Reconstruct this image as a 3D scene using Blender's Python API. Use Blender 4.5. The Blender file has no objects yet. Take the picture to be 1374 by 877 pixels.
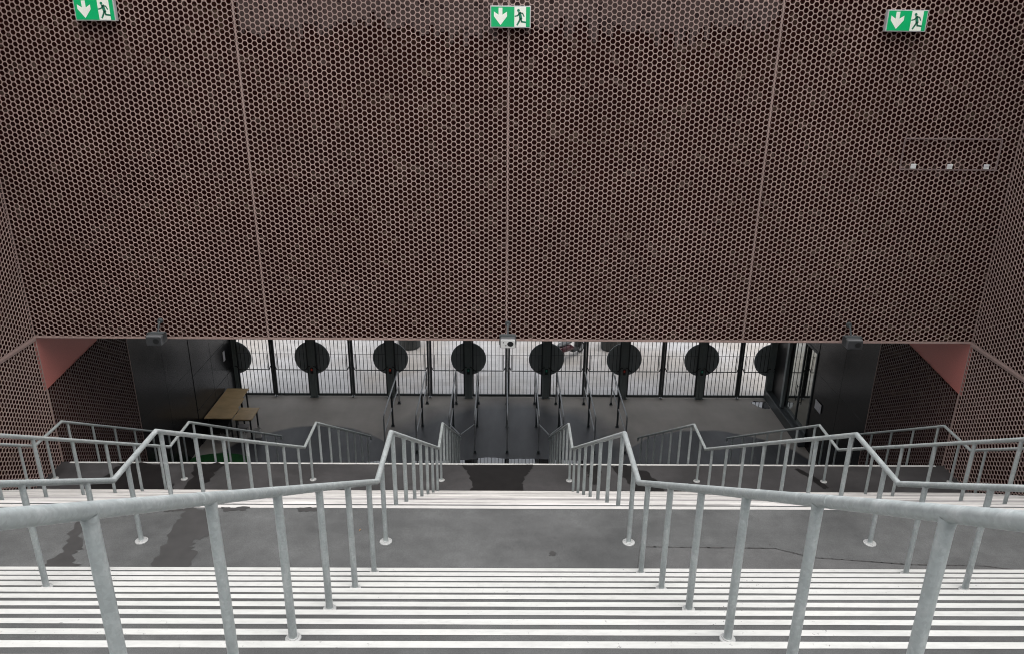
import bpy, math, random
import numpy as np
from mathutils import Vector, Matrix
random.seed(7); rng = np.random.default_rng(7)
S = bpy.context.scene
COL = S.collection
R = math.radians

# ------------------------------------------------------------------ site dimensions (metres, eye of the photographer at 0,0,0)
W = 9.8                     # half width of the stair well
RISE, TREAD = .1808, .30
Z1, Y1, Y1F = -5.404, 6.70, 8.11          # upper landing: height, near riser, far nosing
Z2, Y2, Y2F = Z1 - 20*RISE, 8.11 + 19*TREAD, 15.20
ZG, Y3 = Z2 - 20*RISE, 15.20 + 19*TREAD   # passage floor
YW, ZW, ZTOP = 15.20, -6.08, 1.15         # hanging wall: plane, bottom edge, top
K = 1.0295
YG0 = 25.25; YG = YG0*K                                # gate plane
PANEL = 4.97
BAY = 2.748
RAIL = 1.3725

# ------------------------------------------------------------------ node helpers
def new_mat(name):
    m = bpy.data.materials.new(name); m.use_nodes = True
    nt = m.node_tree; b = nt.nodes['Principled BSDF']
    return m, nt, b
def node(nt, t, **kw):
    n = nt.nodes.new(t)
    for k, v in kw.items():
        if k.startswith('i_'):
            key = k[2:]; key = int(key) if key.isdigit() else key.replace('_', ' ')
            n.inputs[key].default_value = v
        else: setattr(n, k, v)
    return n
def pos(nt, scale=(1, 1, 1)):
    g = node(nt, 'ShaderNodeNewGeometry'); mp = node(nt, 'ShaderNodeMapping'); mp.inputs['Scale'].default_value = scale
    nt.links.new(g.outputs['Position'], mp.inputs['Vector']); return mp.outputs['Vector']
def noise(nt, vec, scale, detail=4, rough=.55):
    n = node(nt, 'ShaderNodeTexNoise'); n.inputs['Scale'].default_value = scale
    n.inputs['Detail'].default_value = detail; n.inputs['Roughness'].default_value = rough
    nt.links.new(vec, n.inputs['Vector']); return n.outputs['Fac']
def ramp(nt, fac, stops):
    r = node(nt, 'ShaderNodeValToRGB'); e = r.color_ramp.elements
    while len(e) < len(stops): e.new(.5)
    for el, (p, c) in zip(e, stops):
        el.position = p; el.color = (c, c, c, 1) if isinstance(c, (int, float)) else (*c, 1)
    nt.links.new(fac, r.inputs['Fac']); return r.outputs['Color']
def mixc(nt, fac, a, b, mode='MIX'):
    n = node(nt, 'ShaderNodeMix', data_type='RGBA', blend_type=mode)
    for s, v in ((0, fac), (6, a), (7, b)):
        if isinstance(v, (int, float)): n.inputs[s].default_value = v if s == 0 else (v, v, v, 1)
        elif isinstance(v, tuple): n.inputs[s].default_value = (*v, 1)
        else: nt.links.new(v, n.inputs[s])
    return n.outputs[2]
def bump(nt, b, h, strength=.2, dist=.01):
    n = node(nt, 'ShaderNodeBump'); n.inputs['Strength'].default_value = strength; n.inputs['Distance'].default_value = dist
    nt.links.new(h, n.inputs['Height']); nt.links.new(n.outputs['Normal'], b.inputs['Normal'])
def worn(name, base, var=.25, scale=3, rough=.6, metal=0., fine=60, bmp=.1, tint=None, rvar=.12, spec=.5):
    m, nt, b = new_mat(name)
    v = pos(nt)
    big = noise(nt, v, scale, 5); small = noise(nt, v, fine, 3)
    lo = tuple(c*(1-var) for c in base); hi = tuple(min(1, c*(1+var)) for c in (tint or base))
    c = ramp(nt, big, [(.25, lo), (.75, hi)])
    c = mixc(nt, .35, c, ramp(nt, small, [(.3, .55), (.7, 1.0)]), 'MULTIPLY')
    nt.links.new(c, b.inputs['Base Color'])
    rr = node(nt, 'ShaderNodeMapRange'); rr.inputs[3].default_value = max(.03, rough-rvar); rr.inputs[4].default_value = min(1, rough+rvar)
    nt.links.new(big, rr.inputs[0]); nt.links.new(rr.outputs[0], b.inputs['Roughness'])
    b.inputs['Metallic'].default_value = metal; b.inputs['Specular IOR Level'].default_value = spec
    if bmp: bump(nt, b, small, bmp, .004)
    return m

# ------------------------------------------------------------------ materials
M = {}
def concrete(name, base, wet=0.):
    m, nt, b = new_mat(name)
    v = pos(nt); vs = pos(nt, (.35, 1.6, 1))
    a = noise(nt, v, .9, 6, .62); c2 = noise(nt, v, 5.5, 6, .65); sp = noise(nt, v, 140, 2); st = noise(nt, vs, 2.2, 4, .6)
    col = ramp(nt, a, [(.28, tuple(x*.72 for x in base)), (.72, tuple(x*1.22 for x in base))])
    col = mixc(nt, .55, col, ramp(nt, c2, [(.3, .62), (.7, 1.12)]), 'MULTIPLY')
    col = mixc(nt, .4, col, ramp(nt, st, [(.35, .7), (.65, 1.08)]), 'MULTIPLY')
    col = mixc(nt, .5, col, ramp(nt, sp, [(.35, .6), (.65, 1.2)]), 'MULTIPLY')
    vo = node(nt, 'ShaderNodeTexVoronoi'); vo.inputs['Scale'].default_value = 2.1; nt.links.new(v, vo.inputs['Vector'])
    spot = ramp(nt, vo.outputs['Distance'], [(.018, 1.), (.03, 0.)])
    col = mixc(nt, spot, col, (.05, .045, .045))
    nt.links.new(col, b.inputs['Base Color'])
    rr = ramp(nt, a, [(.3, .62-wet), (.7, .85-wet)]); nt.links.new(rr, b.inputs['Roughness'])
    bump(nt, b, sp, .25, .004)
    return m
M['landing'] = concrete('dark_concrete', (.107, .109, .108))
M['landing_damp_shade'] = concrete('damp_shaded_concrete', (.060, .057, .058), .1)  # lower landing: damp tone, darkened further to paint in its shade
M['floor'] = None
def nosing_paint(name, base, amount):
    m, nt, b = new_mat(name); v = pos(nt); vs = pos(nt, (.6, 5, 5))
    a = noise(nt, vs, 1.6, 6, .65); chip = noise(nt, v, 38, 4, .7); big = noise(nt, v, .8, 4); gr = noise(nt, pos(nt, (1, 3, 1)), 9, 5, .7)
    c = ramp(nt, a, [(.3, tuple(x*.86 for x in base)), (.6, base)])
    c = mixc(nt, .6, c, ramp(nt, gr, [(.3, .80), (.55, 1.0)]), 'MULTIPLY')
    msk = node(nt, 'ShaderNodeMath', operation='MULTIPLY'); nt.links.new(ramp(nt, chip, [(.645, 0.), (.69, 1.)]), msk.inputs[0]); nt.links.new(ramp(nt, big, [(.42, 0.), (.62, amount)]), msk.inputs[1])
    c = mixc(nt, msk.outputs[0], c, (.17, .165, .165))
    nt.links.new(c, b.inputs['Base Color']); b.inputs['Roughness'].default_value = .6; bump(nt, b, chip, .08, .003); return m
M['nosing'] = nosing_paint('white_nosing_paint', (.60, .60, .575), 1.)
M['nosing_worn'] = nosing_paint('white_nosing_paint_dusty', (.58, .565, .54), 1.)
for nm, base in (('nosing_dirty', (.55, .53, .51)), ('nosing_grey', (.34, .325, .32))):
    m, nt, b = new_mat('scuffed_'+nm); v = pos(nt, (.5, 3, 3)); a = noise(nt, v, 1.3, 6, .65)
    nt.links.new(ramp(nt, a, [(.38, tuple(c*.55 for c in base)), (.6, tuple(min(.76, c*1.25) for c in base))]), b.inputs['Base Color']); b.inputs['Roughness'].default_value = .65; M[nm] = m

# passage floor: pale dusty concrete with darker worn and damp zones of their own outline
m, nt, b = new_mat('passage_floor'); v = pos(nt)
sep = node(nt, 'ShaderNodeSeparateXYZ'); nt.links.new(v, sep.inputs[0])
wob = node(nt, 'ShaderNodeTexNoise'); wob.inputs['Scale'].default_value = .8; wob.inputs['Detail'].default_value = 4; nt.links.new(v, wob.inputs['Vector'])
def zone(cx, cy, rx, ry, edge, wobble):
    def mth(op, a, bb=None, cc=None):
        n = node(nt, 'ShaderNodeMath', operation=op)
        for i, q in enumerate((a, bb, cc)):
            if q is None: continue
            if isinstance(q, (int, float)): n.inputs[i].default_value = q
            else: nt.links.new(q, n.inputs[i])
        return n.outputs[0]
    dx = mth('DIVIDE', mth('SUBTRACT', sep.outputs[0], cx), rx); dy = mth('DIVIDE', mth('SUBTRACT', sep.outputs[1], cy), ry)
    d = mth('SQRT', mth('ADD', mth('MULTIPLY', dx, dx), mth('MULTIPLY', dy, dy)))
    d = mth('ADD', d, mth('MULTIPLY', mth('SUBTRACT', wob.outputs['Fac'], .5), wobble))
    mr = node(nt, 'ShaderNodeMapRange'); mr.inputs[1].default_value = 1-edge; mr.inputs[2].default_value = 1+edge
    mr.inputs[3].default_value = 1; mr.inputs[4].default_value = 0; nt.links.new(d, mr.inputs[0]); return mr.outputs[0], mth
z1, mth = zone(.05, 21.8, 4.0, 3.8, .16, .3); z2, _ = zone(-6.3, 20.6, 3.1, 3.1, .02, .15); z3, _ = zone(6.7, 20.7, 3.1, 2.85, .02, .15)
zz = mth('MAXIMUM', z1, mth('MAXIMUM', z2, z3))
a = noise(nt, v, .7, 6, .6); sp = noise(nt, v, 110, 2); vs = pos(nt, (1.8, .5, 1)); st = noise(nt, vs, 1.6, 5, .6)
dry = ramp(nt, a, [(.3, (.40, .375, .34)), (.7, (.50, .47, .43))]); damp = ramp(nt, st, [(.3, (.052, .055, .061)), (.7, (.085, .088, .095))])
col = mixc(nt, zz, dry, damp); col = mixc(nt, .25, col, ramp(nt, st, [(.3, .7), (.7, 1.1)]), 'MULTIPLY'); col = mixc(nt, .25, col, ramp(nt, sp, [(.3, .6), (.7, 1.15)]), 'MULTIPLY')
nt.links.new(col, b.inputs['Base Color'])
rf = node(nt, 'ShaderNodeMapRange'); rf.inputs[3].default_value = .72; rf.inputs[4].default_value = .42; nt.links.new(zz, rf.inputs[0]); nt.links.new(rf.outputs[0], b.inputs['Roughness'])
bump(nt, b, sp, .15, .003); M['floor'] = m

# outdoor paving
m, nt, b = new_mat('pale_paving'); v = pos(nt)
br = node(nt, 'ShaderNodeTexBrick'); br.inputs['Scale'].default_value = 1.; br.inputs['Brick Width'].default_value = .6; br.inputs['Row Height'].default_value = .3
br.inputs['Mortar Size'].default_value = .006; br.inputs['Color1'].default_value = (.38, .375, .37, 1); br.inputs['Color2'].default_value = (.44, .435, .43, 1); br.inputs['Mortar'].default_value = (.30, .295, .29, 1)
nt.links.new(v, br.inputs['Vector']); a = noise(nt, v, .22, 5, .6); vo = noise(nt, v, 2, 5)
col = mixc(nt, 1., br.outputs['Color'], ramp(nt, a, [(.38, (1.0, .94, .88)), (.55, (1.15, 1.15, 1.17))]), 'MULTIPLY')
col = mixc(nt, .4, col, ramp(nt, vo, [(.3, .75), (.7, 1.05)]), 'MULTIPLY')
nt.links.new(col, b.inputs['Base Color']); b.inputs['Roughness'].default_value = .8; M['paving'] = m

M['clad'] = worn('mauve_powder_coat', (.42, .300, .268), .13, .9, .5, fine=25, bmp=.0, metal=.0)
M['clad_shaded'] = worn('mauve_coat_in_shade', (.155, .100, .092), .15, 1.2, .45, fine=25, bmp=.0)  # mauve cladding colour darkened to paint in the shade of the passage
M['hatch'] = worn('hatch_coat', (.27, .20, .19), .1, 3, .5)
M['lampwhite'] = worn('white_clip', (.9, .9, .9), .03, 6, .3, bmp=0)
M['pink'] = worn('salmon_painted_panel', (.60, .20, .17), .05, .8, .55, fine=40, bmp=.03)
# backing board behind the perforation
m, nt, b = new_mat('dark_backing'); v = pos(nt)
vo = node(nt, 'ShaderNodeTexVoronoi'); vo.inputs['Scale'].default_value = 9.; nt.links.new(v, vo.inputs['Vector'])
sepc = node(nt, 'ShaderNodeSeparateColor'); nt.links.new(vo.outputs['Color'], sepc.inputs[0])
big = noise(nt, v, .8, 4)
base = ramp(nt, sepc.outputs[0], [(.0, (.017, .0045, .004)), (.8, (.030, .010, .0085)), (.93, (.050, .030, .024)), (1., (.09, .062, .054))])
base = mixc(nt, 1., base, ramp(nt, big, [(.35, (1, .95, .95)), (.65, (1.15, 1.1, .9))]), 'MULTIPLY')
nt.links.new(base, b.inputs['Base Color']); b.inputs['Roughness'].default_value = .9; b.inputs['Specular IOR Level'].default_value = .05; M['back'] = m
m, nt, b = new_mat('pale_backing'); v = pos(nt)  # paler tone for the strips behind the top middle sheets
vo = node(nt, 'ShaderNodeTexVoronoi'); vo.inputs['Scale'].default_value = 9.; nt.links.new(v, vo.inputs['Vector'])
sepc = node(nt, 'ShaderNodeSeparateColor'); nt.links.new(vo.outputs['Color'], sepc.inputs[0])
nt.links.new(ramp(nt, sepc.outputs[0], [(.0, (.070, .045, .041)), (.8, (.095, .064, .057)), (.92, (.03, .014, .013))]), b.inputs['Base Color']); b.inputs['Roughness'].default_value = .9; M['back_pale'] = m

# galvanised steel
m, nt, b = new_mat('galvanised_steel'); v = pos(nt)
vo = node(nt, 'ShaderNodeTexVoronoi'); vo.inputs['Scale'].default_value = 70; nt.links.new(v, vo.inputs['Vector'])
sepc = node(nt, 'ShaderNodeSeparateColor'); nt.links.new(vo.outputs['Color'], sepc.inputs[0])
big = noise(nt, pos(nt, (1, .45, .45)), 17, 6, .72)
col = ramp(nt, big, [(.32, (.50, .55, .55)), (.52, (.57, .62, .615)), (.70, (.71, .745, .74))])
col = mixc(nt, .35, col, ramp(nt, sepc.outputs[0], [(0, .75), (1, 1.1)]), 'MULTIPLY')
nt.links.new(col, b.inputs['Base Color']); b.inputs['Metallic'].default_value = .4
nt.links.new(ramp(nt, big, [(.3, .36), (.7, .58)]), b.inputs['Roughness']); bump(nt, b, big, .08, .002); M['galv'] = m
M['flange'] = worn('pale_zinc_flange', (.47, .475, .465), .08, 8, .5, .1)
M['dkmetal'] = worn('anthracite_metal', (.070, .082, .086), .15, 3, .42, .2, bmp=.03)
M['post'] = worn('dark_green_grey_coat', (.22, .26, .26), .12, 2, .5, .0, bmp=.02)
M['disc'] = worn('slate_disc_coat', (.40, .445, .455), .06, 3, .65, 0, bmp=.02)
M['barrier'] = worn('dull_steel_tube', (.40, .42, .43), .2, 6, .38, .4, bmp=.03)
M['black'] = worn('black_coat', (.016, .017, .018), .2, 4, .4, 0)
M['blackgloss'] = worn('black_glossy_panel', (.012, .012, .0135), .2, 1.5, .24, 0, bmp=.02, rvar=.06, spec=.22)
M['spk'] = worn('grey_speaker_shell', (.11, .115, .12), .12, 5, .45)
M['spk_white'] = worn('white_speaker_front', (.72, .72, .70), .05, 5, .5)
M['spk_dark'] = worn('dark_speaker_front', (.05, .053, .056), .1, 5, .55)
M['sign_shell'] = worn('pale_sign_housing', (.60, .60, .60), .05, 5, .45)
def plain(name, c, r=.5, metal=0, em=None):
    m = worn(name, c, .05, 6, r, metal, bmp=.0)
    if em:
        b = m.node_tree.nodes['Principled BSDF']; b.inputs['Emission Color'].default_value = (*em[:3], 1); b.inputs['Emission Strength'].default_value = em[3]
    return m
M['sign_green'] = plain('exit_green', (.002, .30, .11), .35, em=(.0, .42, .12, .22))
M['sign_white'] = plain('exit_white', (.82, .84, .76), .35, em=(.9, .95, .8, .10))
M['sign_man'] = plain('exit_pictogram_green', (.02, .24, .13), .35)
M['red_lamp'] = plain('red_lamp', (.5, .05, .03), .3, em=(1, .08, .04, .03))
M['green_lamp'] = plain('green_lamp', (.05, .3, .2), .3, em=(.1, .8, .5, .02))
M['paper'] = plain('white_paper', (.62, .62, .64), .8)
M['ceil'] = worn('soffit_paint', (.56, .49, .44), .15, 1, .8)
# wood
m, nt, b = new_mat('oiled_wood'); v = pos(nt, (2, 26, 2))
g = noise(nt, v, 1.6, 6, .65); v2 = pos(nt); g2 = noise(nt, v2, 2.2, 3)
col = ramp(nt, g, [(.3, (.52, .36, .17)), (.7, (.70, .51, .28))]); col = mixc(nt, .5, col, ramp(nt, g2, [(.3, .7), (.7, 1.15)]), 'MULTIPLY')
nt.links.new(col, b.inputs['Base Color']); b.inputs['Roughness'].default_value = .42; bump(nt, b, g, .1, .002); M['wood'] = m
M['turf'] = worn('artificial_turf', (.006, .10, .016), .35, 8, .9, fine=160, bmp=.8)
M['whitebag'] = plain('white_plastic', (.72, .71, .68), .5)
M['greycard'] = plain('grey_card', (.33, .31, .30), .8)
# mirror glass
m, nt, b = new_mat('sun_control_glass'); b.inputs['Base Color'].default_value = (.42, .43, .40, 1); b.inputs['Metallic'].default_value = 1.; b.inputs['Roughness'].default_value = .02
v = pos(nt); n1 = noise(nt, v, 1.2, 2); bump(nt, b, n1, .03, .01); M['glass'] = m
# water film
m, nt, b = new_mat('standing_water'); b.inputs['Base Color'].default_value = (.03, .03, .032, 1); b.inputs['Roughness'].default_value = .015; b.inputs['IOR'].default_value = 2.8
b.inputs['Specular IOR Level'].default_value = .5; M['water'] = m
m, nt, b = new_mat('wet_concrete'); v = pos(nt); a = noise(nt, v, 5, 5)
nt.links.new(ramp(nt, a, [(.3, (.044, .043, .042)), (.7, (.060, .058, .057))]), b.inputs['Base Color']); b.inputs['Roughness'].default_value = .5; b.inputs['Specular IOR Level'].default_value = .35; M['wet'] = m
m, nt, b = new_mat('soaked_concrete'); v = pos(nt); a = noise(nt, v, 5, 5)
nt.links.new(ramp(nt, a, [(.3, (.011, .010, .010)), (.7, (.018, .0165, .0165))]), b.inputs['Base Color']); b.inputs['Roughness'].default_value = .45; b.inputs['Specular IOR Level'].default_value = .25; M['soaked'] = m
M['moss'] = worn('mossy_gutter', (.030, .034, .022), .5, 6, .8, fine=50, bmp=.3)
M['patch'] = concrete('repair_mortar', (.118, .118, .117))
M['crack'] = plain('bitumen_seam', (.06, .057, .056), .7)
M['maroon'] = worn('maroon_paint', (.07, .010, .018), .1, 4, .25)
M['rubber'] = worn('black_rubber', (.015, .015, .016), .2, 6, .7)
M['planter'] = worn('dark_planter', (.055, .058, .056), .15, 4, .7)

# ------------------------------------------------------------------ mesh helpers
class MB:
    def __init__(s): s.v = []; s.f = []; s.m = []
    def add(s, vs, fs, mi=0):
        o = len(s.v); s.v += [tuple(p) for p in vs]; s.f += [tuple(i+o for i in f) for f in fs]; s.m += [mi]*len(fs)
    def box(s, x0, x1, y0, y1, z0, z1, mi=0, c=0.):
        if c <= 0:
            vs = [(x, y, z) for z in (z0, z1) for y in (y0, y1) for x in (x0, x1)]
            s.add(vs, [(0, 2, 3, 1), (4, 5, 7, 6), (0, 1, 5, 4), (2, 6, 7, 3), (0, 4, 6, 2), (1, 3, 7, 5)], mi); return
        import itertools      # chamfered box
        lo, hi = (x0, y0, z0), (x1, y1, z1); vs = []; idx = {}
        for sg in itertools.product((0, 1), repeat=3):
            for ax in range(3):
                p = [(hi[k] if sg[k] else lo[k]) for k in range(3)]
                for k in range(3):
                    if k != ax: p[k] += -c if sg[k] else c
                idx[sg, ax] = len(vs); vs.append(p)
        fs = []
        for ax in range(3):
            o1, o2 = [k for k in range(3) if k != ax]
            for side in (0, 1):
                q = []
                for a_, b_ in ((0, 0), (1, 0), (1, 1), (0, 1)):
                    sg = [0, 0, 0]; sg[ax] = side; sg[o1] = a_; sg[o2] = b_; q.append(idx[tuple(sg), ax])
                fs.append(q)
            for a_ in (0, 1):
                for b_ in (0, 1):
                    sg0 = [0, 0, 0]; sg0[o1] = a_; sg0[o2] = b_; sg1 = list(sg0); sg1[ax] = 1
                    fs.append([idx[tuple(sg0), o1], idx[tuple(sg1), o1], idx[tuple(sg1), o2], idx[tuple(sg0), o2]])
        for sg in itertools.product((0, 1), repeat=3): fs.append([idx[sg, k] for k in range(3)])
        s.add(vs, fs, mi)
    def tube(s, pts, r, n=16, cap=True, mi=0):
        pts = [Vector(p) for p in pts]; rings = []
        rs = r if isinstance(r, (list, tuple)) else [r]*len(pts)
        up = Vector((1, 0, 0))
        for i, p in enumerate(pts):
            d0 = (pts[i]-pts[i-1]).normalized() if i else None; d1 = (pts[i+1]-pts[i]).normalized() if i < len(pts)-1 else None
            if d0 is None: t = d1
            elif d1 is None: t = d0
            else: t = (d0+d1).normalized()
            a = up - t*up.dot(t)
            if a.length < .2: a = Vector((0, 1, 0)) - t*t.y
            a.normalize(); bb = t.cross(a).normalized()
            k = 1.
            if d0 is not None and d1 is not None: k = 1/max(.5, math.cos(d0.angle(d1)/2))
            # stretch across the mitre in the bending plane
            ring = []
            bend = None
            if k > 1.001: bend = (d1-d0); bend -= t*bend.dot(t); bend.normalize()
            for j in range(n):
                an = 2*math.pi*j/n; o = a*math.cos(an)*rs[i] + bb*math.sin(an)*rs[i]
                if bend is not None: o += bend*o.dot(bend)*(k-1)
                ring.append(p+o)
            rings.append(ring)
        vs = [q for ring in rings for q in ring]; fs = []
        for i in range(len(pts)-1):
            for j in range(n):
                j2 = (j+1) % n; fs.append((i*n+j, i*n+j2, (i+1)*n+j2, (i+1)*n+j))
        if cap: fs += [tuple(range(n))[::-1], tuple((len(pts)-1)*n+j for j in range(n))]
        s.add(vs, fs, mi)
    def lathe(s, c, prof, n=24, mi=0):
        vs = []; fs = []
        for r_, z in prof:
            for j in range(n): vs.append((c[0]+r_*math.cos(2*math.pi*j/n), c[1]+r_*math.sin(2*math.pi*j/n), c[2]+z))
        for i in range(len(prof)-1):
            for j in range(n): fs.append((i*n+j, i*n+(j+1) % n, (i+1)*n+(j+1) % n, (i+1)*n+j))
        fs += [tuple(range(n))[::-1], tuple((len(prof)-1)*n+j for j in range(n))]
        s.add(vs, fs, mi)
    def prism(s, poly, f, t0, t1, mi=0):
        # poly in 2D, f(u, v, t) -> xyz
        n = len(poly); vs = [f(u, v, t0) for u, v in poly]+[f(u, v, t1) for u, v in poly]
        fs = [tuple(range(n))[::-1], tuple(range(n, 2*n))]+[(i, (i+1) % n, n+(i+1) % n, n+i) for i in range(n)]
        s.add(vs, fs, mi)
    def build(s, name, mats, parent=None, smooth=True, xf=None):
        me = bpy.data.meshes.new(name); me.from_pydata(s.v, [], s.f); me.update()
        mats = mats if isinstance(mats, (list, tuple)) else [mats]
        for q in mats: me.materials.append(M[q])
        me.polygons.foreach_set('material_index', s.m)
        import bmesh
        bm = bmesh.new(); bm.from_mesh(me); bmesh.ops.recalc_face_normals(bm, faces=bm.faces); bm.to_mesh(me); bm.free()
        if smooth:
            me.polygons.foreach_set('use_smooth', [True]*len(me.polygons)); me.set_sharp_from_angle(angle=R(35))
        return link(name, me, parent)
def link(name, me, parent=None, loc=None):
    o = bpy.data.objects.new(name, me); COL.objects.link(o)
    if parent: o.parent = parent
    if loc: o.location = loc
    return o
def tag(o, label, cat, group=None):
    o['label'] = label; o['category'] = cat
    if group: o['group'] = group
    return o
DEEP = [False]             # passage things: surveyed on a plane 1/K nearer, set out K times farther and larger
def empty(name, loc, label, cat, group=None):
    o = bpy.data.objects.new(name, None); COL.objects.link(o); o.location = loc
    if DEEP[0]: o.location = (loc[0]*K, loc[1]*K, loc[2]); o.scale = (K, K, K)
    return tag(o, label, cat, group)
def struct(o): o['kind'] = 'structure'; return o
def local(mb, loc):          # shift mesh so that loc is the origin
    mb.v = [(x-loc[0], y-loc[1], z-loc[2]) for x, y, z in mb.v]; return mb

# ------------------------------------------------------------------ perforated sheet (real holes)
def perforated(width, height, ncol, thick=.012, hole=.448, margin=.006, skip=None):
    """sheet in the local XZ plane (x 0..width, z 0..height), front face at y=0 looking to -Y, thickness to +Y"""
    cs = (width-2*margin)/(ncol+1/3.); p = cs/math.cos(R(30)); R6 = p/math.sqrt(3)
    nrow = int((height-.03)/p)
    ci = np.arange(ncol)
    cx = margin+R6+ci*cs
    X, Z = [], []
    for i in ci:
        rows = np.arange(nrow+1)
        z = .012+p*.5+rows*p+(p/2 if i % 2 else 0)
        z = z[z < height-p*.4]
        X += [cx[i]]*len(z); Z += list(z)
    X = np.array(X); Z = np.array(Z)
    if skip is not None:
        k = ~skip(X, Z); X = X[k]; Z = Z[k]
    N = len(X); n = 12
    an = np.arange(n)*2*np.pi/n
    ca, sa = np.cos(an), np.sin(an)
    hexr = np.where(np.arange(n) % 2 == 0, R6, R6*math.cos(R(30)))
    rr = hole*p*np.where(np.arange(n) % 2 == 0, 1.035, .985)
    ring0 = np.stack([hexr*ca, np.zeros(n), hexr*sa], 1); ring1 = np.stack([rr*ca, np.zeros(n), rr*sa], 1); ring2 = ring1+np.array([0, thick, 0])
    tmpl = np.concatenate([ring0, ring1, ring2]); nv = 3*n
    C = np.stack([X, np.zeros(N), Z], 1)
    co = (C[:, None, :]+tmpl[None]).reshape(-1, 3)
    f = []
    for a_ in range(2):
        for j in range(n):
            j2 = (j+1) % n; f.append((a_*n+j, a_*n+j2, (a_+1)*n+j2, (a_+1)*n+j))
    f = np.array(f)
    F = (f[None]+(np.arange(N)*nv)[:, None, None]).reshape(-1, 4)
    me = bpy.data.meshes.new('perforated_panel')
    me.vertices.add(len(co)); me.vertices.foreach_set('co', co.ravel().astype(np.float32))
    me.loops.add(F.size); me.loops.foreach_set('vertex_index', F.ravel().astype(np.int32))
    me.polygons.add(len(F)); me.polygons.foreach_set('loop_start', (np.arange(len(F))*4).astype(np.int32))
    me.update(calc_edges=True); me.materials.append(M['clad'])
    return me
def panel_trim(width, height, parent, mat='clad', loc=(0, 0, 0), bottom=.085, side=.013, top=.05):
    """solid folded edges of a sheet, 2 mm behind its face"""
    mb = MB()
    mb.box(0, width, .003, .02, 0, bottom*.5); mb.box(0, side, .0035, .021, 0, height); mb.box(width-side, width, .0035, .021, 0, height); mb.box(0, width, .0032, .02, height-top, height)
    o = mb.build('panel_edge', mat, parent, smooth=False); return o

# ------------------------------------------------------------------ hanging front wall
front = empty('perforated_wall', (0, YW, ZW), 'tall mauve wall of perforated metal hanging over the dark passage', 'wall')
H = ZTOP-ZW
me4 = perforated(PANEL, H, 56)
XP = [-2*PANEL, -PANEL, 0, PANEL]
for x in XP:
    o = link('perforated_panel', me4, front, (x, 0, 0)); t = panel_trim(PANEL, H, o)
mb = MB()
for x in (-PANEL, 0, PANEL): mb.box(x-.010, x+.010, -.006, .004, .0, H)
mb.build('cover_strip', 'clad', front, smooth=False)
mb = MB(); mb.box(-2*PANEL, 2*PANEL, .09, .12, .0, H-.001); mb.build('backing_board', 'back', front, smooth=False)
# paler strips behind the top of the two middle sheets, their lower ends uneven
mb = MB(); x = -PANEL+.05
while x < PANEL-.05:
    w = min(.0887, PANEL-.05-x); mb.box(x, x+w-.0005, .062, .088, 6.10+.10*math.sin(x*1.7)+random.gauss(0, .10), H-.01); x += w
mb.build('pale_backing_strips', 'back_pale', front, smooth=False)
mb = MB(); mb.box(-2*PANEL, 2*PANEL, .0215, .35, -.012, .0-.001); mb.build('bottom_flashing', 'clad', front, smooth=False)
# building over the passage
mb = MB(); mb.box(-10.4, 10.4, YW+.125, 26.2, ZW-.001, ZTOP-.02)
tag(mb.build('upper_storey', 'ceil', smooth=False), 'dark storey bridging over the passage behind the perforated wall', 'building')

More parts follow.
